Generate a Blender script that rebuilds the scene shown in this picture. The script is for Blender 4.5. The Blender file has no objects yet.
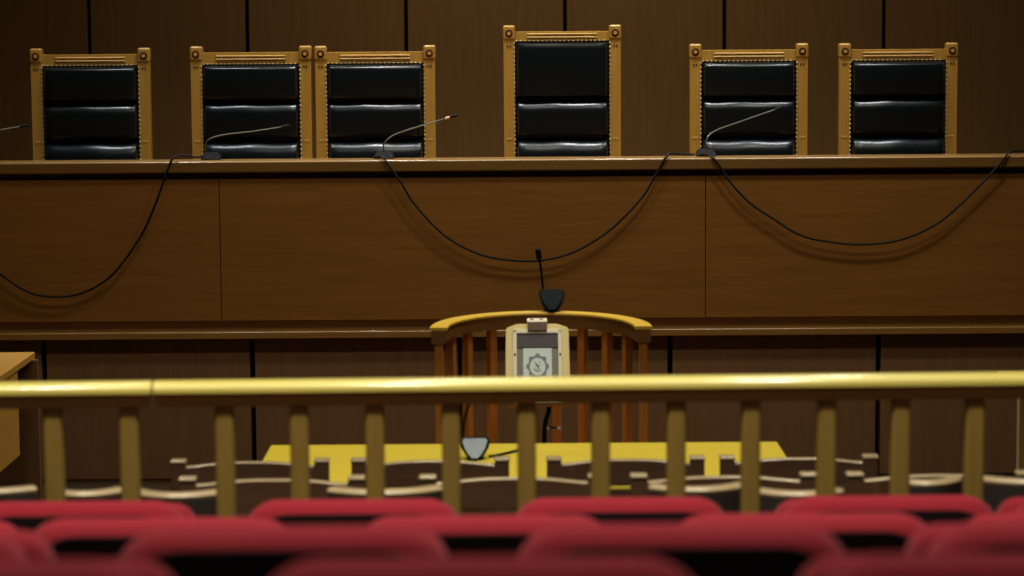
import bpy, bmesh, math, random
from mathutils import Vector, Matrix
random.seed(7)
S = bpy.context.scene
COL = S.collection
PI = math.pi

# ------------------------------------------------------------------ camera
F = 2500.0                       # focal length in pixels of the 1024-wide frame
CAMZ = 2.14
PITCH = math.atan((288 - 20) / F)
ROLL = 0.0070
Rbase = Matrix.Rotation(PI/2 - PITCH, 3, 'X')
RCAM = Rbase @ Matrix.Rotation(-ROLL, 3, 'Z')
CAM = Vector((0, 0, CAMZ))

def P(px, py, Y):
    """world point at depth Y seen at photo position px, py"""
    d = RCAM @ Vector(((px - 512)/F, (288 - py)/F, -1))
    return CAM + d * (Y / d.y)

# ------------------------------------------------------------------ materials
def new_mat(name):
    m = bpy.data.materials.new(name); m.use_nodes = True
    nt = m.node_tree
    return m, nt, nt.nodes['Principled BSDF']

def wood(name, c1, c2, rough=0.4, scale=(2.0, 2.0, 2.0), coat=0.0, axis='Z', bump=0.02, spec=0.5, croug=0.15):
    m, nt, b = new_mat(name)
    tc = nt.nodes.new('ShaderNodeTexCoord')
    mp = nt.nodes.new('ShaderNodeMapping')
    st = {'X': (1.2, 22, 22), 'Y': (22, 1.2, 22), 'Z': (22, 22, 1.2)}[axis]
    mp.inputs['Scale'].default_value = st
    no = nt.nodes.new('ShaderNodeTexNoise'); no.inputs['Scale'].default_value = scale[0]
    no.inputs['Detail'].default_value = 6; no.inputs['Distortion'].default_value = 0.6
    rp = nt.nodes.new('ShaderNodeValToRGB')
    rp.color_ramp.elements[0].position = .3; rp.color_ramp.elements[1].position = .72
    rp.color_ramp.elements[0].color = (*c1, 1); rp.color_ramp.elements[1].color = (*c2, 1)
    nt.links.new(tc.outputs['Object'], mp.inputs['Vector'])
    nt.links.new(mp.outputs['Vector'], no.inputs['Vector'])
    nt.links.new(no.outputs['Fac'], rp.inputs['Fac'])
    nt.links.new(rp.outputs['Color'], b.inputs['Base Color'])
    bp = nt.nodes.new('ShaderNodeBump'); bp.inputs['Strength'].default_value = bump
    nt.links.new(no.outputs['Fac'], bp.inputs['Height']); nt.links.new(bp.outputs['Normal'], b.inputs['Normal'])
    b.inputs['Roughness'].default_value = rough
    b.inputs['Specular IOR Level'].default_value = spec
    b.inputs['Coat Weight'].default_value = coat
    b.inputs['Coat Roughness'].default_value = croug
    return m

def plain(name, c, rough=0.5, metal=0.0, spec=0.5, noise=0.0, sheen=0.0, nscale=60, coat=0.0, trans=0.0, alpha=1.0):
    m, nt, b = new_mat(name)
    b.inputs['Base Color'].default_value = (*c, 1)
    b.inputs['Roughness'].default_value = rough
    b.inputs['Metallic'].default_value = metal
    b.inputs['Specular IOR Level'].default_value = spec
    b.inputs['Sheen Weight'].default_value = sheen
    b.inputs['Coat Weight'].default_value = coat
    b.inputs['Transmission Weight'].default_value = trans
    b.inputs['Alpha'].default_value = alpha
    tc = nt.nodes.new('ShaderNodeTexCoord')
    no = nt.nodes.new('ShaderNodeTexNoise'); no.inputs['Scale'].default_value = nscale; no.inputs['Detail'].default_value = 4
    nt.links.new(tc.outputs['Object'], no.inputs['Vector'])
    if noise > 0:
        mx = nt.nodes.new('ShaderNodeMix'); mx.data_type = 'RGBA'
        mx.inputs['A'].default_value = (*[v*(1-noise) for v in c], 1)
        mx.inputs['B'].default_value = (*[min(1, v*(1+noise)) for v in c], 1)
        nt.links.new(no.outputs['Fac'], mx.inputs['Factor'])
        nt.links.new(mx.outputs['Result'], b.inputs['Base Color'])
    bp = nt.nodes.new('ShaderNodeBump'); bp.inputs['Strength'].default_value = 0.03
    nt.links.new(no.outputs['Fac'], bp.inputs['Height']); nt.links.new(bp.outputs['Normal'], b.inputs['Normal'])
    return m

M = {}
M['bench']  = wood('bench_veneer', (.255, .106, .018), (.32, .135, .024), .5, spec=.25, axis='X', bump=.006)
M['base']   = wood('base_veneer', (.21, .102, .036), (.255, .126, .044), .6, axis='Z', bump=.006)
M['ledge']  = wood('ledge_wood', (.30, .145, .026), (.37, .185, .036), .4, axis='X', bump=.003, coat=1.0, croug=.22)
M['ledgefront'] = wood('bench_ledge_wood', (.20, .10, .018), (.25, .125, .026), .5, axis='X', bump=.003, coat=.55, croug=.15, spec=.3)
M['wall']   = wood('wall_veneer', (.20, .102, .029), (.25, .127, .038), .6, axis='Z', bump=.006, spec=.15)
M['black']  = plain('black_gap', (.006, .006, .006), .8, spec=.1)
M['chairwood'] = wood('gold_oak', (.385, .195, .028), (.475, .25, .042), .35, axis='Z', coat=.2)
M['carve']  = wood('carved_oak', (.66, .42, .13), (.74, .48, .17), .35, axis='X', coat=.2)
M['leather'] = plain('black_leather', (.004, .0055, .006), .27, spec=.36, nscale=140)
M['brass']  = plain('brass_nail', (.80, .66, .38), .3)
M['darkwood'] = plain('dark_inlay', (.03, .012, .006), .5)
M['rail']   = wood('rail_oak', (.52, .44, .085), (.60, .51, .11), .40, axis='X', coat=.9, bump=.003, croug=.12)
M['subrail'] = wood('subrail_oak', (.30, .20, .04), (.36, .24, .05), .5, axis='X')
M['baluster'] = wood('baluster_oak', (.20, .128, .020), (.255, .162, .027), .55, axis='Z')
M['table']  = wood('table_oak', (.66, .50, .036), (.73, .57, .048), .5, axis='X', bump=.005, spec=.25)
M['stand']  = wood('stand_oak', (.62, .22, .032), (.72, .275, .042), .45, axis='Z')
M['standshaded'] = wood('stand_oak_shaded', (.19, .08, .016), (.23, .10, .02), .5, axis='X')  # stand oak darkened to paint in the shade under the handrail
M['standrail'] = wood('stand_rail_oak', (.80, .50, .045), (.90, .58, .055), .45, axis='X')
M['desk']   = wood('desk_oak', (.52, .26, .035), (.60, .31, .045), .5, axis='Y')
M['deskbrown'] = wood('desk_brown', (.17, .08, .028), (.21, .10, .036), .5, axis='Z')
M['edge']   = plain('pale_edge_banding', (.6, .5, .3), .5)
M['wchair'] = wood('court_chair_wood', (.055, .024, .009), (.08, .035, .013), .5, axis='X', coat=.3, croug=.4)
M['rim']    = wood('pale_rim_wood', (.40, .30, .15), (.48, .36, .19), .35, axis='X', coat=.8)  # also paints overhead light onto the tops of the wooden chairs
M['dleather'] = plain('dark_seat_leather', (.022, .016, .012), .55, noise=.2)
M['red']    = plain('red_velvet', (.175, .0085, .015), .9, spec=.08, noise=.12, sheen=.06, nscale=90)
M['shell'] = plain('black_seat_shell', (.008, .005, .005), .8, spec=.03)
M['darkmetal'] = plain('dark_metal', (.03, .03, .032), .4, metal=.6)
M['mic']    = plain('mic_black', (.005, .005, .005), .6, spec=.12)
M['micface'] = plain('mic_grey_face', (.30, .37, .41), .5, spec=.35)
M['micfacedark'] = plain('mic_dark_face', (.006, .012, .015), .5, spec=.1)
M['neck']   = plain('gooseneck_metal', (.16, .145, .125), .35, metal=.8)
M['copper'] = plain('copper_ring', (.8, .4, .2), .4)
M['cable']  = plain('black_cable', (.009, .006, .004), .7, spec=.2)
M['frame']  = wood('pale_ash', (.84, .66, .24), (.9, .74, .32), .45, axis='Z')
M['frameinner'] = wood('pale_ash_inner', (.90, .84, .58), (.94, .88, .64), .45, axis='Z')
M['plexi']  = plain('grey_backing', (.22, .21, .15), .4)
M['darkband'] = plain('dark_band', (.07, .055, .055), .4)
M['paper']  = plain('printed_paper', (.74, .82, .74), .7)
M['ink']    = plain('blue_grey_ink', (.20, .27, .29), .7)
M['boxwood'] = wood('box_ash', (.92, .80, .55), (.95, .85, .62), .5, axis='X')
M['boxbase'] = plain('box_brown_base', (.10, .05, .02), .5)
M['floor']  = plain('floor_stone', (.030, .016, .008), 1.0, spec=.0, noise=.3, nscale=3)
M['carpet'] = plain('gallery_carpet', (.035, .018, .016), .95, noise=.3, nscale=40)
M['ceil']   = plain('ceiling_plaster', (.10, .09, .075), .9, noise=.05, nscale=4)
M['white']  = plain('white_plastic', (.95, .9, .82), .4)
M['glow'], _nt, _b = new_mat('lamp_diffuser')
_b.inputs['Emission Color'].default_value = (1, .93, .80, 1); _b.inputs['Emission Strength'].default_value = 2.0

# ------------------------------------------------------------------ mesh helpers
def box(bm, c, s, bev=0.0, seg=2, rot=None):
    r = bmesh.ops.create_cube(bm, size=1)
    vs = r['verts']
    bmesh.ops.scale(bm, verts=vs, vec=s)
    if bev > 0:
        es = list({e for v in vs for e in v.link_edges})
        rr = bmesh.ops.bevel(bm, geom=es, offset=bev, segments=seg, affect='EDGES', profile=.5)
        vs = list({v for f in rr['faces'] for v in f.verts} | {v for v in vs if v.is_valid})
    if rot is not None:
        bmesh.ops.rotate(bm, verts=vs, cent=(0, 0, 0), matrix=rot)
    bmesh.ops.translate(bm, verts=vs, vec=c)
    return vs

def span(bm, x0, x1, y0, y1, z0, z1, bev=0.0, seg=2):
    return box(bm, ((x0+x1)/2, (y0+y1)/2, (z0+z1)/2), (abs(x1-x0), abs(y1-y0), abs(z1-z0)), bev, seg)

def cyl(bm, c, r, h, seg=20, r2=None, axis='Z'):
    m = Matrix.Translation(c)
    if axis == 'Y': m = m @ Matrix.Rotation(PI/2, 4, 'X')
    if axis == 'X': m = m @ Matrix.Rotation(PI/2, 4, 'Y')
    return bmesh.ops.create_cone(bm, cap_ends=True, segments=seg, radius1=r, radius2=r if r2 is None else r2, depth=h, matrix=m)['verts']

def sph(bm, c, r, u=12, v=8, sc=(1, 1, 1)):
    m = Matrix.Translation(c) @ Matrix.Diagonal((*sc, 1))
    return bmesh.ops.create_uvsphere(bm, u_segments=u, v_segments=v, radius=r, matrix=m)['verts']

def smooth_pts(pts, n=8):
    pts = [Vector(p) for p in pts]
    out = []
    for i in range(len(pts)-1):
        p0 = pts[max(i-1, 0)]; p1 = pts[i]; p2 = pts[i+1]; p3 = pts[min(i+2, len(pts)-1)]
        for k in range(n):
            t = k/n
            out.append(.5*((2*p1) + (p2-p0)*t + (2*p0-5*p1+4*p2-p3)*t*t + (3*p1-p0-3*p2+p3)*t**3))
    out.append(pts[-1])
    return out

def sweep(bm, pts, prof, closed_prof=True, up=Vector((0, 0, 1)), caps=True):
    """sweep a profile (list of (side, up)) along pts"""
    rings = []
    n = len(pts)
    for i, p in enumerate(pts):
        t = (pts[min(i+1, n-1)] - pts[max(i-1, 0)]).normalized()
        side = t.cross(up)
        if side.length < 1e-4: side = t.cross(Vector((0, 1, 0)))
        side.normalize(); u = side.cross(t).normalized()
        rings.append([bm.verts.new(p + side*a + u*b) for a, b in prof])
    m = len(prof)
    for i in range(n-1):
        for j in range(m):
            k = (j+1) % m
            bm.faces.new((rings[i][j], rings[i][k], rings[i+1][k], rings[i+1][j]))
    if caps:
        bm.faces.new(rings[0]); bm.faces.new(rings[-1][::-1])

def tube(bm, pts, r, seg=10, n=8, smooth=True):
    q = smooth_pts(pts, n) if smooth else [Vector(p) for p in pts]
    sweep(bm, q, [(r*math.cos(2*PI*k/seg), r*math.sin(2*PI*k/seg)) for k in range(seg)])

def rrect(w, h, r, n=6):
    r = max(min(r, w/2 - 1e-4, h/2 - 1e-4), 1e-4)
    pts = []
    for cx, cz, a0 in ((w/2-r, h/2-r, 0), (-w/2+r, h/2-r, 90), (-w/2+r, -h/2+r, 180), (w/2-r, -h/2+r, 270)):
        for k in range(n+1):
            a = math.radians(a0 + 90*k/n)
            pts.append((cx + r*math.cos(a), cz + r*math.sin(a)))
    return pts

def pillow(bm, c, w, h, r, t, er, n=5, bulge=0.0, cn=6):
    """upholstered pad: rounded rectangle in XZ, thickness t in Y with edges of radius er"""
    rings = []
    prof = []
    for k in range(n+1):
        a = PI/2*k/n
        prof.append((er*(1-math.sin(a)), -t/2 + er*(1-math.cos(a))))
    for k in range(n, -1, -1):
        a = PI/2*k/n
        prof.append((er*(1-math.sin(a)), t/2 - er*(1-math.cos(a))))
    for ins, y in prof:
        rings.append([bm.verts.new((c[0]+x, c[1]+y, c[2]+z)) for x, z in rrect(w-2*ins, h-2*ins, max(r-ins, .004), cn)])
    m = len(rings[0])
    for i in range(len(rings)-1):
        for j in range(m):
            k = (j+1) % m
            bm.faces.new((rings[i][j], rings[i][k], rings[i+1][k], rings[i+1][j]))
    for ring, sgn in ((rings[0], -1), (rings[-1], 1)):
        # inner dome
        prev = ring
        for q in (.7, .35):
            cx = [bm.verts.new((c[0]+(v.co.x-c[0])*q, v.co.y + sgn*bulge*(1-q*q), c[2]+(v.co.z-c[2])*q)) for v in ring]
            for j in range(m):
                k = (j+1) % m
                bm.faces.new((prev[j], prev[k], cx[k], cx[j]))
            prev = cx
        bm.faces.new(prev)

def hull(bm, pts):
    vs = [bm.verts.new(p) for p in pts]
    bmesh.ops.convex_hull(bm, input=vs)

def obj(name, bm, mat, parent=None, loc=(0, 0, 0), rot=(0, 0, 0), smooth=True):
    bmesh.ops.recalc_face_normals(bm, faces=bm.faces)
    me = bpy.data.meshes.new(name)
    bm.to_mesh(me); bm.free()
    me.materials.append(mat)
    if smooth:
        me.polygons.foreach_set('use_smooth', [True]*len(me.polygons))
        try: me.set_sharp_from_angle(angle=math.radians(38))
        except Exception: pass
    o = bpy.data.objects.new(name, me); COL.objects.link(o)
    o.location = loc; o.rotation_euler = rot
    if parent: o.parent = parent
    if smooth:
        wn = o.modifiers.new('weighted_normal', 'WEIGHTED_NORMAL'); wn.keep_sharp = True; wn.weight = 100
    return o

def N(): return bmesh.new()

def tag(o, label, cat, group=None, kind=None):
    o['label'] = label; o['category'] = cat
    if group: o['group'] = group
    if kind: o['kind'] = kind
    return o

def thing(name, label, cat, loc=(0, 0, 0), rz=0, group=None):
    o = bpy.data.objects.new(name, None); COL.objects.link(o)
    o.empty_display_size = .1
    o.location = loc; o.rotation_euler = (0, 0, rz)
    return tag(o, label, cat, group)

def struct(name, bm, mat, parent=None):
    o = obj(name, bm, mat, parent)
    if parent is None: o['kind'] = 'structure'
    return o

def dup(root, loc, rz, label, group=None):
    r = root.copy(); COL.objects.link(r)
    r.location = loc; r.rotation_euler = (0, 0, rz); r['label'] = label
    if group: r['group'] = group
    for ch in list(root.children):
        c = ch.copy(); COL.objects.link(c); c.parent = r
        for g in ch.children:
            d = g.copy(); COL.objects.link(d); d.parent = c
    return r

# ------------------------------------------------------------------ the room
XW = 4.6
DAIS = 0.70
YB = 11.60          # front of the judges' bench ledge
YW = 14.0           # back wall
bm = N(); span(bm, -XW, XW, 5.87, 11.74, -.10, 0); struct('floor', bm, M['floor'])
bm = N(); span(bm, -XW, XW, 11.74, YW, -.10, DAIS); struct('floor_dais', bm, M['floor'])
bm = N()
for y0, y1, z in ((4.55, 5.87, .35), (3.66, 4.55, .50), (2.77, 3.66, .65), (1.88, 2.77, .80), (-1.5, 1.88, .95)):
    span(bm, -XW, XW, y0, y1, -.10, z)
struct('floor_gallery', bm, M['carpet'])
bm = N(); span(bm, -XW, XW, -1.5, YW+.2, 5.0, 5.15); struct('ceiling', bm, M['ceil'])
bm = N(); span(bm, -XW-.15, -XW, -1.5, YW+.2, -.1, 5.0); struct('wall_left', bm, M['wall'])
bm = N(); span(bm, XW, XW+.15, -1.5, YW+.2, -.1, 5.0); struct('wall_right', bm, M['wall'])
bm = N(); span(bm, -XW, XW, YW+.03, YW+.18, DAIS-.1, 5.0); wb = struct('wall_back', bm, M['black'])
gaps = [P(x, 25, YW).x for x in (-70, 89, 247, 406, 565, 724.5, 884, 1043)]
g = .011
pit = gaps[1]-gaps[0]
edges = [-XW] + [gaps[0]-pit] + gaps + [gaps[-1]+pit] + [XW]
for a, b in zip(edges[:-1], edges[1:]):
    bm = N(); span(bm, a+g, b-g, YW, YW+.035, DAIS, 5.0, .002)
    obj('wall_panel', bm, M['wall'], wb)

# ------------------------------------------------------------------ judges' bench
bz = lambda y, Y=YB: P(512, y, Y).z
zt, zlb, zft, zfb = bz(159.3), bz(171.3), bz(177), bz(319.5)
zr1, zr0 = bz(329.5), bz(337)
t = thing('judges_bench', 'long brown panelled judges\' bench with a light ledge along its top', 'bench', (0, YB, 0))
BW = 3.6
bm = N(); span(bm, -BW, BW, 0, .20, zlb, zt, .009, 5); obj('ledge', bm, M['ledgefront'], t)
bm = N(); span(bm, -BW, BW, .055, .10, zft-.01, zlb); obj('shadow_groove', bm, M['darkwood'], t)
sx = [P(219.5, 250, YB).x, P(706, 250, YB).x]
pw = sx[1]-sx[0]
fe = [-BW, sx[0], sx[1], BW]
for a, b in zip(fe[:-1], fe[1:]):
    bm = N(); span(bm, a+.0018, b-.0018, .030, .065, zfb, zft, .0015); obj('front_panel', bm, M['bench'], t)
bm = N(); span(bm, -BW, BW, .058, .105, zr0, zft-.01); obj('recess_board', bm, M['ledge'], t)
bm = N(); span(bm, -BW, BW, -.02, .12, zr0, zr1, .006, 3); obj('foot_rail', bm, M['ledge'], t)
gl = [P(x, 400, YB+.03).x for x in (-163, 45, 253, 461, 670, 878, 1087)]
le = [-BW] + gl + [BW]
for a, b in zip(le[:-1], le[1:]):
    bm = N(); span(bm, a+.012, b-.012, .030, .115, 0, zr0, .002); obj('base_panel', bm, M['base'], t)
bm = N(); span(bm, -BW, BW, .115, .135, 0, zlb); obj('backing_board', bm, M['black'], t)
bm = N(); span(bm, -BW, BW, .20, .44, zt-.20, zt-.16, .003); obj('desk_surface', bm, M['ledge'], t)
for x in (-BW+.05, sx[0], sx[1], BW-.05):
    bm = N(); span(bm, x-.02, x+.02, .14, .42, DAIS, zt-.20); obj('support_panel', bm, M['base'], t)

# ------------------------------------------------------------------ judges' chairs
def judge_chair(label, loc, rz, top, ltop, group, W=.593):
    t = thing('judge_chair', label, 'chair', loc, rz, group)
    pwid, pd = .057, .052
    for s in (-1, 1):
        x = s*(W/2 - pwid/2)
        bm = N()
        box(bm, (x, 0, (top-.055)/2), (pwid, pd, top-.055), .004)
        post = obj('back_post', bm, M['chairwood'], t)
        bm = N()
        box(bm, (x, 0, top-.042), (pwid+.006, pd+.012, .075), .012, 3)
        cap = obj('post_cap', bm, M['chairwood'], post)
        bm = N()
        cyl(bm, (x, -pd/2-.005, top-.045), .019, .006, 20, axis='Y')
        obj('rosette', bm, M['darkwood'], post)
        bm = N()
        cyl(bm, (x, -pd/2-.010, top-.045), .009, .008, 14, axis='Y')
        obj('rosette_boss', bm, M['stand'], post)
        bm = N()
        for dx in (-.007, .007):
            cyl(bm, (x+dx, -pd/2-.001, top-.108), .0045, .004, 8, axis='Y')
        obj('peg', bm, M['darkwood'], post)
        bm = N()
        for dx in (-.007, .007):
            cyl(bm, (x+dx, -pd/2-.001, .845), .0045, .004, 8, axis='Y')
        obj('lower_peg', bm, M['carve'], post)
    iw = W - 2*pwid
    rt = top-.036
    bm = N(); box(bm, (0, .004, (rt+ltop)/2), (iw+.01, .038, rt-ltop), .003); rail = obj('top_rail', bm, M['chairwood'], t)
    zc = (rt+ltop)/2
    bm = N()
    for dz in (-.005, .011):
        box(bm, (0, -.017, zc+dz), (.352, .008, .008), .003)
    obj('carved_bead', bm, M['carve'], rail)
    # upholstery: three cushions stacked
    cuts = [ltop, 1.046, .853, .50]
    bm = N(); box(bm, (0, .012, (ltop+.50)/2), (iw+.004, .03, ltop-.50), .002); obj('back_board', bm, M['leather'], t)
    for a, b in zip(cuts[:-1], cuts[1:]):
        bm = N()
        h = a-b
        nu, nv = 28, 22
        grid = []
        for v_ in range(nv+1):
            v = v_/nv
            zz = b + .002 + (h-.004)*(v + .0*v)
            lo_, hi_ = min(1, v*h/.014), min(1, (1-v)*h/(.022 if a > ltop-.01 else .060 if a > .9 else .085))
            prof_ = math.sqrt(max(0, 1-(1-lo_)**2)) * math.sqrt(max(0, 1-(1-hi_)**2))
            row = []
            for u_ in range(nu+1):
                u = -1+2*u_/nu
                e_ = min(1, (1-abs(u))*iw/2/.030)
                k_ = math.sqrt(max(0, 1-(1-e_)**2))
                dep = ((.046 if a > .9 else .066) + .012*math.cos(u*PI/2) + .006*math.sin(PI*v)) * prof_ * (.15+.85*k_)
                wob = .003*math.cos(u*PI)*(v**3) + .002*math.sin(u*7+a*9)*(v**3)
                row.append(bm.verts.new((u*(iw/2-.002), -.004-dep, zz+(wob-.004*v**3 if a < ltop-.01 else 0))))
            grid.append(row)
        for v_ in range(nv):
            for u_ in range(nu):
                bm.faces.new((grid[v_][u_], grid[v_][u_+1], grid[v_+1][u_+1], grid[v_+1][u_]))
        bd = [e for e in bm.edges if e.is_boundary]
        ex = bmesh.ops.extrude_edge_only(bm, edges=bd)
        nv_ = [q for q in ex['geom'] if isinstance(q, bmesh.types.BMVert)]
        for q in nv_: q.co.y = .0
        bmesh.ops.contextual_create(bm, geom=[e for e in bm.edges if e.is_boundary])
        obj('back_cushion', bm, M['leather'], t)
    k = int((ltop-.55)/.022)
    for sd in (-1, 1):
        bm = N()
        for i in range(k): sph(bm, (sd*(iw/2+.001), -.028, ltop-.008-i*.022), .0042, 6, 4)
        obj('side_nail_trim', bm, M['brass'], t)
    bm = N()
    for i in range(int(iw/.022)): sph(bm, (-iw/2+.008+i*.022, -.022, ltop+.002), .0042, 6, 4)
    obj('top_nail_trim', bm, M['brass'], t)
    # seat, arms and front legs (behind the bench)
    bm = N(); pillow(bm, (0, 0, 0), iw+.06, .46, .04, .11, .04, 5, .012)
    bmesh.ops.rotate(bm, verts=bm.verts, cent=(0, 0, 0), matrix=Matrix.Rotation(PI/2, 3, 'X'))
    obj('seat', bm, M['leather'], t, (0, -.27, .455))
    bm = N(); span(bm, -W/2, W/2, -.50, -.02, .33, .40, .004); obj('seat_frame', bm, M['chairwood'], t)
    for s in (-1, 1):
        bm = N(); box(bm, (s*(W/2-.03), -.26, .635), (.06, .48, .04), .012, 3); obj('armrest', bm, M['chairwood'], t)
        bm = N(); box(bm, (s*(W/2-.03), -.47, .31), (.05, .05, .62), .005); obj('front_leg', bm, M['chairwood'], t)
    return t

YC = 12.62
JC = [(32.5, 153, 1.319, 1.226, .010, 'black leather judge\'s chair at the far left end of the bench, standing alone'),
      (191.5, 314, 1.324, 1.228, -.035, 'left one of the two touching judge\'s chairs, its black leather crossed by a level microphone'),
      (315.5, 437, 1.322, 1.228, .03, 'right one of the two touching judge\'s chairs, a raised microphone reaching past its right post'),
      (503, 622, 1.418, 1.333, .0, 'tallest judge\'s chair in the middle, black leather in a gold oak frame'),
      (688.5, 808, 1.319, 1.226, -.03, 'judge\'s chair right of the tallest one, with a slanting microphone before its leather'),
      (837, 957, 1.317, 1.225, .0, 'judge\'s chair at the right end of the bench with no microphone before it')]
for l, r, top, lt, rz, lab in JC:
    c = P((l+r)/2, 150, YC)
    judge_chair(lab, (c.x, YC, DAIS), rz, top, lt, 'judges\' chairs behind the bench', (r-l-1.5)*.00502)

# ------------------------------------------------------------------ microphones on the bench
def bench_mic(label, base_px, pts, ring=False):
    b = P(base_px, 155, YB+.15)
    t = thing('desk_microphone', label, 'microphone', (b.x, YB+.15, zt), 0, 'gooseneck microphones on the bench ledge')
    L = lambda x, y, Y: P(x, y, Y) - Vector((b.x, YB+.15, zt))
    bm = N()
    hull(bm, [(-.05, -.04, 0), (.05, -.04, 0), (.05, .05, 0), (-.05, .05, 0),
              (-.04, -.030, .016), (.04, -.030, .016), (.036, .04, .036), (-.036, .04, .036)])
    bmesh.ops.bevel(bm, geom=bm.edges[:], offset=.005, segments=2, affect='EDGES')
    obj('microphone_base', bm, M['mic'], t)
    q = [L(x, y, YB+.15+dy) for x, y, dy in pts]
    q[0] = Vector((q[0].x, .02, .034))
    bm = N(); tube(bm, q, .0031, 8); n = obj('gooseneck', bm, M['neck'], t)
    a, e = q[-2], q[-1]
    d = (e-a).normalized()
    bm = N(); tube(bm, [e-d*.012, e-d*.004, e+d*.012, e+d*.022], .0072, 10, 4)
    sph(bm, e+d*.022, .0074)
    obj('microphone_head', bm, M['mic'], t)
    if ring:
        bm = N(); tube(bm, [e-d*.034, e-d*.010], .0058, 10, 2); obj('collar_ring', bm, M['copper'], t)
    return t
bench_mic('gooseneck microphone reaching in at the left edge of the photo', -40, [(-40, 150, 0), (-38, 140, .01), (-20, 134, .03), (22, 126, .1)])
bench_mic('gooseneck microphone bent almost level before the left touching chair', 211, [(205, 150, 0), (207, 141, .01), (222, 135, .03), (255, 131, .07), (284, 126.5, .1)])
bench_mic('raised gooseneck microphone with a copper collar before the right touching chair', 384, [(383, 150, 0), (385, 142, .01), (396, 134, .03), (425, 124.5, .07), (452, 116.5, .1)], True)
bench_mic('slanting gooseneck microphone in front of the chair right of the tallest', 706, [(708, 150, 0), (706, 141, .01), (715, 131, .03), (745, 120, .07), (777, 109, .1)])

# ------------------------------------------------------------------ cables draped over the bench front
def cable(label, pts):
    bm = N()
    tube(bm, [P(x, y, YB+d) for x, y, d in pts], .0052, 8, 8)
    return tag(obj('microphone_cable', bm, M['cable']), label, 'cable', 'cables draped on the bench')
cable('black cable sagging down the left end of the bench to the left photo edge',
      [(-140, 157.5, .10), (-126, 157.5, .05), (-115, 160, -.006), (-106, 168, -.012), (-92, 188, -.008), (-62, 222, -.008), (-30, 252, -.008), (0, 274, -.008), (28, 292, -.008), (56, 297, -.008), (85, 292, -.008), (113, 274, -.008), (139, 239, -.008), (155, 205, -.008), (165, 177, -.012), (171, 161.5, -.012), (175, 157.2, -.004), (183, 155.2, .04), (194, 157, .07), (203, 156.5, .10)])
cable('black cable hanging in a deep loop under the tallest judge\'s chair',
      [(374, 156.8, .10), (379, 156.6, .04), (383, 158, -.006), (390, 167, -.012), (400, 181, -.010), (416, 206, -.008), (444, 235, -.008), (476, 253, -.008), (508, 260, -.008), (540, 260.5, -.008), (574, 252, -.008), (610, 230, -.008), (640, 200, -.008), (653, 180, -.010), (662, 163, -.012), (667, 156.2, -.006), (671, 153.2, .03), (681, 154, .07), (694, 154.6, .10)])
cable('black cable sagging along the right part of the bench front to the right photo edge',
      [(700, 154.5, .10), (706, 154.4, .05), (712, 157, -.006), (719, 165, -.012), (731, 183, -.010), (750, 203, -.008), (772, 218, -.008), (800, 235, -.008), (830, 242, -.008), (863, 244.5, -.008), (900, 240, -.008), (935, 225, -.008), (962, 203, -.008), (985, 180, -.010), (1000, 164, -.012), (1007, 155, -.008), (1013, 151.2, .03), (1035, 151, .08), (1060, 152.2, .10)])

# ------------------------------------------------------------------ witness stand
ZS = 1.02
cS = P(541, 328, 9.12)
cx, cy = cS.x, 9.12
RX, RY = .376, .47
t = thing('witness_stand', 'curved wooden witness stand with upright posts and a bright handrail', 'witness stand', (cx, cy, 0))
def arc(t_, k=1.0): return Vector((RX*k*math.cos(t_), RY*k*math.sin(t_), 0))
path = [Vector((arc(PI*i/48).x, arc(PI*i/48).y, ZS-.02)) for i in range(49)]
path = [path[0]+Vector((0, -.02, 0))] + path + [path[-1]+Vector((0, -.02, 0))]
prof = [(-.031, .009), (.031, .009), (.033, .011), (.033, .017), (.030, .020), (-.030, .020), (-.033, .017), (-.033, .011)]
bm = N(); sweep(bm, path, prof); obj('handrail', bm, M['standrail'], t)
prof2 = [(-.027, -.008), (.027, -.008), (.027, .041), (-.027, .041)]
bm = N(); sweep(bm, [p - Vector((0, 0, .032)) for p in path], prof2); obj('under_rail', bm, M['standshaded'], t)
for a in (179, 153.5, 137.5, 119.5, 100, 80, 64, 47, 29.5, 1):
    p = arc(math.radians(a))
    bm = N(); box(bm, (0, 0, 0), (.032, .032, ZS-.10), .004)
    o = obj('post', bm, M['stand'], t, (p.x, p.y, (ZS-.10)/2+.05), (0, 0, math.atan2(p.y/RY**2, p.x/RX**2)))
bm = N()
pts = [arc(PI*i/32, 1.12) for i in range(33)]
lo = [bm.verts.new((p.x, p.y, 0)) for p in pts]; hi = [bm.verts.new((p.x, p.y, .06)) for p in pts]
bm.faces.new(lo[::-1]); bm.faces.new(hi)
for i in range(33):
    j = (i+1) % 33
    bm.faces.new((lo[i], lo[j], hi[j], hi[i]))
obj('base_step', bm, M['stand'], t)

# ------------------------------------------------------------------ lectern with framed paper inside the stand
YL = 9.24
pl = P(538, 402, YL)
t = thing('display_lectern', 'pale wooden framed display on a thin pole, showing a paper with a round emblem', 'lectern', (pl.x, YL, .06))
ztop = P(538, 325.5, YL+.17).z; zbot = pl.z
H = ztop - zbot
w = .244; TILT = -math.radians(32)
bm = N()
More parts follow.
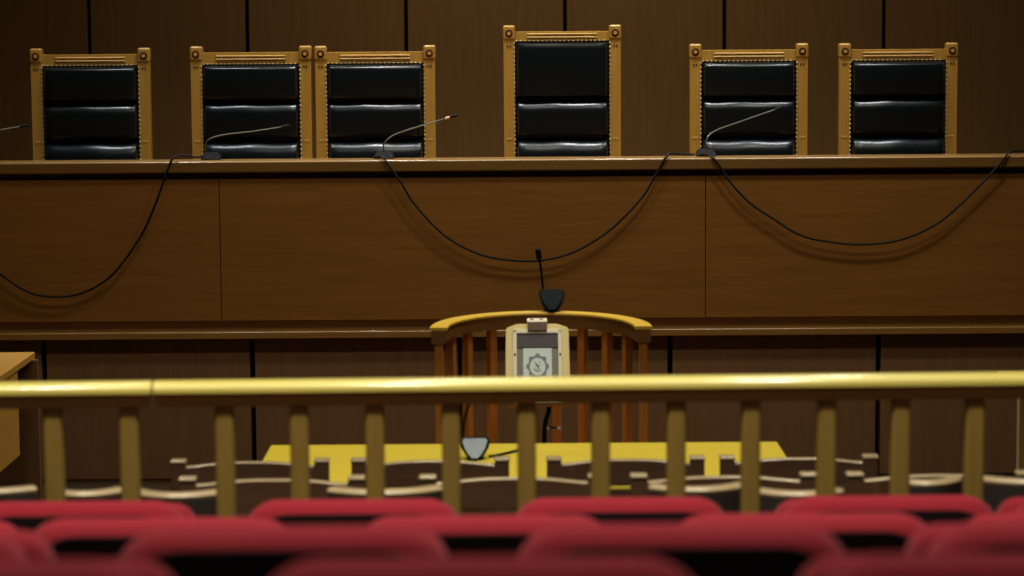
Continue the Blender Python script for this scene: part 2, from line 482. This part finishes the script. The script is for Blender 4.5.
# board with chamfered upper corners
out = [(-w/2, 0), (w/2, 0), (w/2*.97, H-.014), (w/2*.62, H), (-w/2*.62, H), (-w/2*.97, H-.014)]
f0 = [bm.verts.new((x, -.02, z)) for x, z in out]; f1 = [bm.verts.new((x, .05, z)) for x, z in out]
bm.faces.new(f0); bm.faces.new(f1[::-1])
for i in range(6):
    j = (i+1) % 6; bm.faces.new((f0[i], f1[i], f1[j], f0[j]))
bmesh.ops.bevel(bm, geom=bm.edges[:], offset=.004, segments=2, affect='EDGES')
board = obj('display_board', bm, M['frame'], t, (0, 0, zbot-.06), (TILT, 0, 0))
board.scale.z = 1/math.cos(TILT)
s = YL/F
iw, ih = 50*s, 70*s
zc = H - 7.5*s - ih/2 + .004
bm = N(); 
for x0, x1, z0, z1 in ((-iw/2, iw/2, zc+ih/2-4*s, zc+ih/2), (-iw/2, iw/2, zc-ih/2, zc-ih/2+4*s),
                       (-iw/2, -iw/2+4*s, zc-ih/2, zc+ih/2), (iw/2-4*s, iw/2, zc-ih/2, zc+ih/2)):
    span(bm, x0, x1, -.030, -.019, z0, z1, .002)
obj('inner_frame', bm, M['frameinner'], board)
bm = N(); span(bm, -iw/2+.01, iw/2-.01, -.0225, -.019, zc-ih/2+.01, zc+ih/2-.01); obj('backing_sheet', bm, M['plexi'], board)
bm = N(); span(bm, -iw/2+3.5*s, iw/2-3.5*s, -.0255, -.022, zc+ih/2-17*s, zc+ih/2-4*s); obj('dark_band', bm, M['darkband'], board)
pw_, ph_ = 29*s, 31*s
pzc = zc+ih/2-17*s-ph_/2-1*s
bm = N(); span(bm, -pw_/2-.006, pw_/2-.006, -.0245, -.022, pzc-ph_/2-.02, pzc+ph_/2-.004); obj('paper_shadow_mount', bm, M['ink'], board)
bm = N(); span(bm, -pw_/2, pw_/2, -.0265, -.0245, pzc-ph_/2-.02, pzc+ph_/2); pap = obj('paper', bm, M['paper'], board)
bm = N()
# emblem: scalloped ring with a small figure and base stroke
R0, R1 = 8.0*s, 10.6*s
nn = 96; ri, ro = [], []
for i in range(nn):
    a = 2*PI*i/nn
    rr = R1*(1+.10*math.cos(8*a)); 
    ri.append(bm.verts.new((R0*math.cos(a), -.0275, pzc-.006+R0*1.06*math.sin(a)))); ro.append(bm.verts.new((rr*math.cos(a), -.0275, pzc-.006+rr*1.06*math.sin(a))))
for i in range(nn):
    j = (i+1) % nn; bm.faces.new((ri[i], ro[i], ro[j], ri[j]))
r_ = bmesh.ops.extrude_face_region(bm, geom=bm.faces[:])
bmesh.ops.translate(bm, verts=[v for v in r_['geom'] if isinstance(v, bmesh.types.BMVert)], vec=(0, .0012, 0))
for x0, z0, x1, z1 in ((-3, 4, -2, 2.6), (2, 4.4, 3, 3), (-3.4, -1.5, -2.2, -4), (-2.2, -4, 2.4, -4.4), (2.4, -4.4, 3.2, -2.6), (-.4, 3, .2, -3), (-2.4, 1, 2.4, .6), (-1.5, 2.6, 1.6, -2)):
    tube(bm, [(x0*s, -.027, pzc-.006+z0*s), (x1*s, -.027, pzc-.006+z1*s)], .35*s, 6, 2)
obj('round_emblem', bm, M['ink'], pap)
bm = N()
for x, z in ((0, zc+ih/2-2*s), (-iw/2+2*s, zc+ih/2-24*s), (iw/2-2*s, zc+ih/2-24*s)):
    cyl(bm, (x, -.031, z), .0035, .004, 10, axis='Y')
obj('screw', bm, M['mic'], board)
a = P(549, 410, YL+.03) - Vector((pl.x, YL, .06)); b_ = P(545, 426, YL+.02) - Vector((pl.x, YL, .06))
bm = N(); tube(bm, [(a.x-.002, .06, zbot-.06+.05), (a.x, .05, a.z), (b_.x, .03, b_.z), (b_.x-.003, .02, b_.z-.12), (b_.x-.003, .02, 0.012)], .0085, 10, 6)
pole = obj('pole', bm, M['mic'], t)
bm = N()
for x in (548.2, 559):
    q = P(x, 428.2, YL) - Vector((pl.x, YL, .06))
    box(bm, (q.x, q.y+.0, q.z), (.014 if x > 550 else .011, .012, .011), .003)
obj('white_clip', bm, M['white'], t)
bm = N(); q = P(553, 428.2, YL) - Vector((pl.x, YL, .06)); box(bm, (q.x-.005, q.y+.016, q.z), (.05, .02, .006), .001); obj('clip_bar', bm, M['darkwood'], t)
bm = N(); cyl(bm, (b_.x-.003, .02, .007), .13, .014, 28, .125); obj('pole_base', bm, M['mic'], t)

bm = N(); span(bm, -.036, .036, -.036, .03, H-.032, H-.004, .002); obj('top_box_base', bm, M['boxbase'], board)
bm = N()
hull(bm, [(x, y, z) for x in (-.038, .038) for y, z in ((-.038, H-.004), (-.038, H+.001), (-.018, H+.020), (.032, H+.020), (.032, H-.004))])
bmesh.ops.bevel(bm, geom=bm.edges[:], offset=.002, segments=2, affect='EDGES'); lid = obj('top_box', bm, M['boxwood'], board)
lid['label'] = 'small pale wooden box on the top edge'
bm = N()
for x in (-.020, .016): box(bm, (x, -.0285, H+.0110), (.014, .004, .003))
obj('printed_mark', bm, M['boxbase'], board)

# ------------------------------------------------------------------ conference microphones (shield-shaped bases)
def shield_mic(label, loc, wd, ht, neck, facemat, rz=0):
    t = thing('conference_microphone', label, 'microphone', loc, rz)
    k = wd/.107; h = ht
    top = [(-.0535*k, .020, h*.86), (.0535*k, .020, h*.86), (-.045*k, .024, h), (.045*k, .024, h)]
    mid = [(-.047*k, -.002, h*.55), (.047*k, -.002, h*.55)]
    low = [(-.020*k, -.026, h*.10), (.020*k, -.026, h*.10), (-.007*k, -.030, 0), (.007*k, -.030, 0)]
    rear = [(-.038*k, .062, h*.86), (.038*k, .062, h*.86), (-.03*k, .05, 0), (.03*k, .05, 0)]
    bm = N(); hull(bm, top+mid+low+rear)
    bmesh.ops.bevel(bm, geom=bm.edges[:], offset=.003, segments=2, affect='EDGES')
    body = obj('microphone_base', bm, M['mic'], t)
    # face plate on the sloping front
    face = [(-.040, .94), (.040, .94), (.0455, .84), (.038, .55), (.024, .28), (.010, .12), (-.010, .12), (-.024, .28), (-.038, .55), (-.0455, .84)]
    def yy(z):
        z = z
        if z > .55: return -.002 + (.0215)*(z-.55)/.36
        return -.026 + .024*(z-.10)/.45
    bm = N()
    f0 = [bm.verts.new((x*k*.92, yy(z)-.0055, z*h)) for x, z in face]; f1 = [bm.verts.new((x*k*.92, yy(z)+.004, z*h)) for x, z in face]
    bm.faces.new(f0); bm.faces.new(f1[::-1])
    for i in range(len(face)):
        j = (i+1) % len(face); bm.faces.new((f0[i], f1[i], f1[j], f0[j]))
    bmesh.ops.triangulate(bm, faces=bm.faces[:])
    obj('face_plate', bm, facemat, t)
    bm = N(); tube(bm, neck, .0048, 10); obj('gooseneck', bm, M['mic'], t)
    e, a = Vector(neck[-1]), Vector(neck[-2]); d = (e-a).normalized()
    bm = N(); tube(bm, [e-d*.008, e+d*.004, e+d*.016, e+d*.022], .0115, 12, 4); sph(bm, e+d*.022, .0115, 12, 8); obj('microphone_head', bm, M['mic'], t)
    return t
Ym = cy + RY - .012
b = P(552, 313, Ym)
def rel(x, y, Y, b, z): 
    v = P(x, y, Y); return (v.x-b.x, v.y-b.y, v.z-z)
nk = [rel(543.5, 296, Ym+.04, b, ZS), rel(543, 288, Ym+.04, b, ZS), rel(541, 270, Ym+.04, b, ZS), rel(539, 257, Ym+.04, b, ZS)]
shield_mic('black microphone with an upright neck standing on the witness stand rail', (b.x, Ym, ZS+.001), 28*Ym/F, 22*Ym/F, nk, M['micfacedark'])
Yt = 7.9
ZT = P(524, 443.3, 8.2).z
b = P(475, 461, Yt)
nk = [rel(464, 446, Yt+.04, b, ZT), rel(463, 436, Yt+.04, b, ZT), rel(465, 418, Yt+.04, b, ZT), rel(470, 400, Yt+.05, b, ZT), rel(470, 392, Yt+.05, b, ZT)]
shield_mic('microphone with a pale grey shield-shaped base standing on the yellow table', (b.x, Yt, ZT+.001), 32*Yt/F, 21.5*Yt/F, nk, M['micface'])
bm = N()
tube(bm, [(P(x, 450, y).x, y, ZT+.005) for x, y in ((489, Yt+.03), (494, Yt+.04), (505, Yt+.08), (518, Yt+.14), (527, Yt+.20))], .0042, 8)
for v in bm.verts: v.co.z = max(v.co.z, ZT+.0005)
tag(obj('table_cable', bm, M['cable']), 'short black cable trailing from the microphone across the yellow table', 'cable')

# ------------------------------------------------------------------ table
rl, rr_ = P(271, 444, 8.2).x, P(777, 441.5, 8.2).x
t = thing('court_table', 'long bright yellow wooden table in front of the witness stand', 'table', ((rl+rr_)/2, 7.82, 0))
L = rr_-rl
bm = N(); span(bm, -L/2, L/2, -.40, .38, ZT-.035, ZT, .003); obj('tabletop', bm, M['table'], t)
for sxx in (-1, 1):
    for sy in (-.34, .33):
        bm = N(); box(bm, (sxx*(L/2-.05), sy, (ZT-.035)/2), (.055, .055, ZT-.035), .004); obj('leg', bm, M['table'], t)
bm = N()
span(bm, -L/2+.05, L/2-.05, .30, .325, ZT-.12, ZT-.035); 
span(bm, -L/2+.05, L/2-.05, -.345, -.32, ZT-.12, ZT-.035)
obj('apron', bm, M['table'], t)

# ------------------------------------------------------------------ side desks
t = thing('side_desk', 'orange wooden desk at the left edge, its top corner showing above the railing', 'desk', (-2.0, 9.7, 0))
c1 = P(35, 352, 10.4); zd = c1.z
bm = N(); span(bm, -1.4, 2.0+c1.x, -.75, .70, zd-.028, zd, .003); obj('desktop', bm, M['desk'], t)
bm = N(); span(bm, -.035, -.008, -.62, .35, P(18, 455, 10.05).z, zd-.028, .002); obj('side_panel', bm, M['desk'], t)
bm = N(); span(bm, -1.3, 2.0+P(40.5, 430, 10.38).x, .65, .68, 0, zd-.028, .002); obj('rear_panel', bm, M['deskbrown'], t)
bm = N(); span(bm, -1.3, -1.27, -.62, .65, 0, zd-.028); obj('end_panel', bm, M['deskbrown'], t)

xr = P(1018.3, 430, 9.0).x
t = thing('side_desk', 'orange wooden desk at the right edge, only its end visible behind the railing', 'desk', (xr, 9.0, 0))
zr_ = .80
bm = N(); span(bm, .0, 1.3, -.01, .42, zr_-.03, zr_, .003); obj('desktop', bm, M['desk'], t)
bm = N(); span(bm, .004, 1.3, 0, .025, .05, zr_-.03, .002); obj('front_panel', bm, M['desk'], t)
bm = N(); span(bm, .0, .006, -.004, .026, .05, zr_-.03, .001); obj('edge_banding', bm, M['edge'], t)
bm = N(); span(bm, .5, .525, .025, 0.40, 0, zr_-.03); obj('side_panel', bm, M['desk'], t)
bm = N(); span(bm, 1.27, 1.3, .025, 0.40, 0, zr_-.03); obj('end_panel', bm, M['desk'], t)

# ------------------------------------------------------------------ wooden court chairs in two rows
def court_chair(label, loc, zcap, group, rz=0, W=.462):
    t = thing('court_chair', label, 'chair', loc, rz, group)
    for s_ in (-1, 1):
        x = s_*(W/2-.022)
        bm = N(); box(bm, (x, 0, (zcap-.006)/2), (.042, .036, zcap-.006), .004); p = obj('back_post', bm, M['wchair'], t)
        bm = N(); box(bm, (x, -.001, zcap-.004), (.046, .042, .011), .0045, 3); obj('post_cap', bm, M['rim'], p)
    iw = W-.085
    def slat(z1, h, wave, name):
        bm = N(); n = 24
        up, lo = [], []
        for i in range(n+1):
            u = -1+2*i/n
            zz = z1 - wave*(.5-.5*math.cos(PI*abs(u)**1.6))
            y = -.004+.012*(1-u*u)
            for y_, lst in ((y-.013, up), (y+.013, lo)):
                lst.append((bm.verts.new((u*iw/2*1.01, y_, zz)), bm.verts.new((u*iw/2*1.01, y_, z1-h))))
        for i in range(n):
            a, b, c, d = up[i], up[i+1], lo[i], lo[i+1]
            bm.faces.new((a[0], b[0], b[1], a[1])); bm.faces.new((c[0], d[0], d[1], c[1]))
            bm.faces.new((a[0], c[0], d[0], b[0])); bm.faces.new((a[1], b[1], d[1], c[1]))
        bm.faces.new((up[0][0], up[0][1], lo[0][1], lo[0][0])); bm.faces.new((up[n][0], up[n][1], lo[n][1], lo[n][0]))
        ups = {x[0] for x in up}; los = {x[0] for x in lo}
        eds = [e for e in bm.edges if (e.verts[0] in ups and e.verts[1] in ups) or (e.verts[0] in los and e.verts[1] in los)]
        bmesh.ops.bevel(bm, geom=eds, offset=.004, segments=2, affect='EDGES', profile=.5)
        obj(name, bm, M['wchair'], t)
    slat(zcap-.012, .074, .010, 'top_slat')
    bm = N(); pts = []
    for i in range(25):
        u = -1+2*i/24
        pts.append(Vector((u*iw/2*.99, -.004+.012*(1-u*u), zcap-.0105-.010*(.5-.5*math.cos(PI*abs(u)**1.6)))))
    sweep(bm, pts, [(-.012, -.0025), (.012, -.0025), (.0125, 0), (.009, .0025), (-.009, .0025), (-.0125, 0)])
    te = obj('painted_lit_edge', bm, M['rim'], t)  # pale strip paints the overhead light along the slat top
    te['label'] = 'pale top edge of the slat, overhead light painted in'
    slat(zcap-.100, .018, 0, 'back_slat')
    slat(zcap-.130, .018, 0, 'back_slat')
    slat(zcap-.25, .03, 0, 'back_slat')
    bm = N(); span(bm, -W/2+.005, W/2-.005, .0, .42, .42, .45, .01, 3); obj('seat', bm, M['wchair'], t)
    for s_ in (-1, 1):
        bm = N(); box(bm, (s_*(W/2-.03), .39, .21), (.036, .036, .42), .003); obj('front_leg', bm, M['wchair'], t)
    bm = N(); span(bm, -W/2+.03, W/2-.03, .19, .21, .2, .225); span(bm, -W/2+.02, -W/2+.04, .0, .39, .2, .225); span(bm, W/2-.04, W/2-.02, .0, .39, .2, .225)
    obj('stretcher', bm, M['wchair'], t)
    return t
Y1 = 7.2
z1 = P(512, 457.5, Y1).z
row1 = [(170, 331, 'brown wooden chair at the yellow table, leftmost of the farther row'),
        (350, 511, 'brown wooden chair at the yellow table, behind it the grey microphone base'),
        (547, 704, 'brown wooden chair at the yellow table, just right of the table\'s middle'),
        (718, 879, 'brown wooden chair reaching past the right end of the yellow table')]
for l, r, lab in row1:
    c = P((l+r)/2, 470, Y1)
    court_chair(lab, (c.x, Y1, 0), z1, 'wooden chairs drawn up to the table')
Y2 = 6.48
z2 = P(512, 475, Y2).z
row2 = [(178, 366, 'nearer wooden chair behind the railing, in front of the table\'s left end'),
        (418, 606, 'nearer wooden chair behind the railing, below the grey microphone base'),
        (629, 818, 'nearer wooden chair behind the railing, in front of the table\'s right end'),
        (845, 1034, 'nearer wooden chair behind the railing, right of the table')]
for l, r, lab in row2:
    c = P((l+r)/2, 470, Y2)
    court_chair(lab, (c.x, Y2, 0), z2, 'wooden chairs nearer the railing', 0, (r-l)*Y2/F)

# dark low-backed chairs just behind the railing
def low_chair(label, loc, rz, ztop, W):
    t = thing('low_back_chair', label, 'chair', loc, rz, 'dark low-backed chairs behind the railing')
    bm = N(); n = 20
    rows = []
    sag = .05
    pts = [Vector((W/2*(-1+2*i/n), -sag*(1-(-1+2*i/n)**2), 0)) for i in range(n+1)]
    sweep(bm, [p+Vector((0, 0, ztop-.17)) for p in pts], [(-.016, -.15), (.016, -.15), (.020, 0), (.018, .150), (-.018, .150), (-.020, 0)])
    obj('backrest', bm, M['dleather'], t)
    bm = N(); sweep(bm, [p+Vector((0, 0, ztop-.011)) for p in pts], [(-.017, -.007), (.017, -.007), (.019, .000), (.012, .007), (-.012, .007), (-.019, .000)])
    obj('top_rim', bm, M['rim'], t)
    bm = N(); pillow(bm, (0, 0, 0), W-.01, .30, .05, .07, .03, 4, .006)
    bmesh.ops.rotate(bm, verts=bm.verts, cent=(0, 0, 0), matrix=Matrix.Rotation(PI/2, 3, 'X'))
    obj('seat', bm, M['dleather'], t, (0, .17, .45))
    for x in (-W/2, W/2):
        for y in (.03, .30):
            bm = N(); cyl(bm, (x, y, .21), .012, .42, 10); obj('leg', bm, M['darkmetal'], t)
    bm = N()
    for x in (-W/2+.03, W/2-.03): tube(bm, [(x, .03, .42), (x, -.0, .6), (x, -.005, ztop-.2)], .01, 8, 4)
    obj('back_support', bm, M['darkmetal'], t)
    return t
Y3 = 6.06
row3 = [(-33, 136, 0, 484.5, 'dark low-backed chair behind the railing at the left photo edge'),
        (86, 70, .06, 486, 'dark low-backed chair between the two leftmost railing balusters'),
        (176, 84, -.1, 487.5, 'dark low-backed chair just left of the first wooden chair'),
        (385, 108, .05, 484.5, 'dark low-backed chair in front of the table\'s left half'),
        (697, 90, .06, 481.5, 'dark low-backed chair in front of the table\'s right half'),
        (797, 84, -.06, 486, 'dark low-backed chair below the table\'s right end'),
        (925, 62, .1, 475, 'dark low-backed chair right of the table, near the right balusters'),
        (1035, 105, 0, 474, 'dark low-backed chair cut off by the right photo edge')]
for x, wpx, rz, y, lab in row3:
    c = P(x, y, Y3)
    low_chair(lab, (c.x, Y3, 0), rz, c.z, wpx*Y3/F)

# ------------------------------------------------------------------ railing between court and gallery
YR = 5.70
ZG = .35
zRt = P(512, 377.0, YR).z
def railing(label, x0, x1, bal):
    t = thing('wooden_railing', label, 'railing', ((x0+x1)/2, YR+.022*(x0+x1)/2, ZG), math.atan(.022), None)
    m = (x0+x1)/2; Lh = (x1-x0)/2
    top = zRt-ZG
    pr = []
    for i in range(15):
        a = PI*i/14
        pr.append((.038*math.cos(a), -.016 + .020*max(0, math.sin(a))**.75))
    pr += [(-.038, -.021), (-.034, -.025), (.034, -.025), (.038, -.021)]
    bm = N()
    sweep(bm, [Vector((-Lh, 0, top-.004)), Vector((Lh, 0, top-.004))], pr); obj('handrail', bm, M['rail'], t)
    bm = N(); span(bm, -Lh+.002, Lh-.002, -.027, .027, top-.029-.030, top-.029, .002); obj('under_rail', bm, M['subrail'], t)
    for bx in bal:
        x = bx - m
        bm = N(); box(bm, (x, 0, (top-.059+.06)/2), (.043, .043, top-.059-.06), .008, 3); obj('baluster', bm, M['baluster'], t)
    bm = N(); span(bm, -Lh, Lh, -.035, .035, 0.0, .06, .004); obj('bottom_rail', bm, M['subrail'], t)
    return t
bxs = [P(x, 440, YR+.022*P(x, 440, YR).x).x for x in (-95, -20, 54, 130, 225, 299.5, 375, 451, 526.5, 600.5, 676, 750.5, 826, 900, 974, 1049, 1124)]
seam = P(153.5, 390, YR-.018).x
railing('short left end of the railing, left of the joint in its handrail', -1.9, seam-.0025, bxs[:4])
railing('long gallery railing with a glossy yellow handrail, right of the joint', seam+.0025, 1.9, bxs[4:])

# ------------------------------------------------------------------ red gallery seats
def red_seat(name_loc, label):
    t = thing('gallery_seat', label, 'seat', name_loc, 0, 'red seats of the gallery')
    W = .445
    bm = N()
    pillow(bm, (0, 0, .57), W, .50, .076, .115, .050, 8, .006, 9)
    for v in bm.verts:     # the top dips a little in the middle
        if v.co.z > .70: v.co.z -= .010*math.cos(min(1, abs(v.co.x)/(W/2))*PI/2)
    bmesh.ops.rotate(bm, verts=bm.verts, cent=(0, 0, .813), matrix=Matrix.Rotation(math.radians(-9), 3, 'X'))
    obj('backrest', bm, M['red'], t)
    bm = N()
    pillow(bm, (0, -.046, .549), W-.04, .475, .075, .03, .004, 3, .004, 8)
    bmesh.ops.rotate(bm, verts=bm.verts, cent=(0, 0, .813), matrix=Matrix.Rotation(math.radians(-9), 3, 'X'))
    sh = obj('back_shell', bm, M['shell'], t)
    sh['label'] = 'black rear shell of the backrest'
    bm = N(); pillow(bm, (0, 0, 0), W-.02, .42, .05, .10, .04, 5, .01)
    obj('folding_seat', bm, M['red'], t, (0, .185, .56), (math.radians(-12), 0, 0))
    for s_ in (1,):
        bm = N(); box(bm, (s_*(W/2+.015), .12, .585), (.03, .30, .03), .012, 3); ar = obj('armrest', bm, M['darkwood'], t)
        bm = N(); box(bm, (s_*(W/2+.015), .08, .285), (.026, .20, .57), .006); obj('side_support', bm, M['darkmetal'], t)
    return t
proto = None
rows = [(5.05, (71, 349, 620, 892, 1128)), (4.155, (-140, 148, 482, 808, 1118)), (3.26, (-150, 278, 682, 1100)), (2.37, (-82, 478, 1046))]
tops = [P(512, 499, 5.05).z, P(512, 516.5, 4.155).z, P(512, 526, 3.26).z, P(512, 559, 2.37).z]
rown = ['row along the railing', 'second row from the railing', 'third row from the railing', 'nearest row']
order = {5: ('leftmost', 'second from left', 'middle', 'second from right', 'rightmost'), 4: ('leftmost', 'second from left', 'second from right', 'rightmost'), 3: ('leftmost', 'middle', 'rightmost')}
for r_i, (Y, cs) in enumerate(rows):
    for n_, cpx in enumerate(cs):
        x = (cpx-512)*Y/F
        lab = '%s red upholstered seat in the %s' % (order[len(cs)][n_], rown[r_i])
        loc = (x, Y, tops[r_i]-.813)
        if proto is None: proto = red_seat(loc, lab)
        else: dup(proto, loc, 0, lab)

# ------------------------------------------------------------------ lamps and added lights
K_T, K_R, K_B, K_J, K_F = .115, 45.0, 1.15, .95, 9.0
def lamp(x, y, power, size=.36, spread=150, col=(1, .93, .80), z=4.93):
    d = bpy.data.lights.new('ceiling_lamp_or_fill', 'AREA'); d.shape = 'DISK'; d.size = size
    d.energy = power; d.color = col; d.spread = math.radians(spread)
    o = bpy.data.objects.new('ceiling_lamp_or_fill', d); COL.objects.link(o); o.location = (x, y, z)
    return o
LX = (-1.64, -.30, 1.08)
for x, p in zip(LX, (78, 130, 118)):       # over the table and the witness stand
    lamp(x, 8.7, p*K_T, .34, 112)
for x, p in zip(LX, (1.0, 1.0, 1.0)):       # over the railing
    lamp(x, 4.6, p*K_R, .24, 104)
for x, p in zip((-1.64, -.1, 1.5), (2.0, 16, 25)):   # washing the bench front
    lamp(x, 9.9, p*K_B, .26 if x > 1 else .6, 150)
for x, p in zip((-2.0, -.7, .6, 1.9), (13, 19, 20, 15)):   # over the judges
    lamp(x, 11.75, p*K_J, .40, 72, (.93, .97, 1))
for x, p in zip((-.6, .9), (9.5, 10)):                        # added to brighten the middle of the back wall
    lamp(x, 12.9, p*K_J, .30, 92)

for x in LX:                                                # added unseen fill over the rear of the gallery
    lamp(x, 1.5, K_F, .5, 150)

w = bpy.data.worlds.new('World'); S.world = w; w.use_nodes = True
w.node_tree.nodes['Background'].inputs[0].default_value = (.9, .95, 1, 1)
w.node_tree.nodes['Background'].inputs[1].default_value = .012

# ------------------------------------------------------------------ camera object, colour management
cd = bpy.data.cameras.new('camera'); co = bpy.data.objects.new('camera', cd); COL.objects.link(co)
cd.sensor_width = 36; cd.lens = F/1024*36; cd.clip_end = 100
co.matrix_world = Matrix.Translation(CAM) @ RCAM.to_4x4()
cd.dof.use_dof = True; cd.dof.focus_distance = 12.0; cd.dof.aperture_fstop = 3.6
S.camera = co
S.view_settings.view_transform = 'Standard'; S.view_settings.look = 'None'
S.view_settings.gamma = 1; S.view_settings.exposure = 0
S.view_settings.use_curve_mapping = False
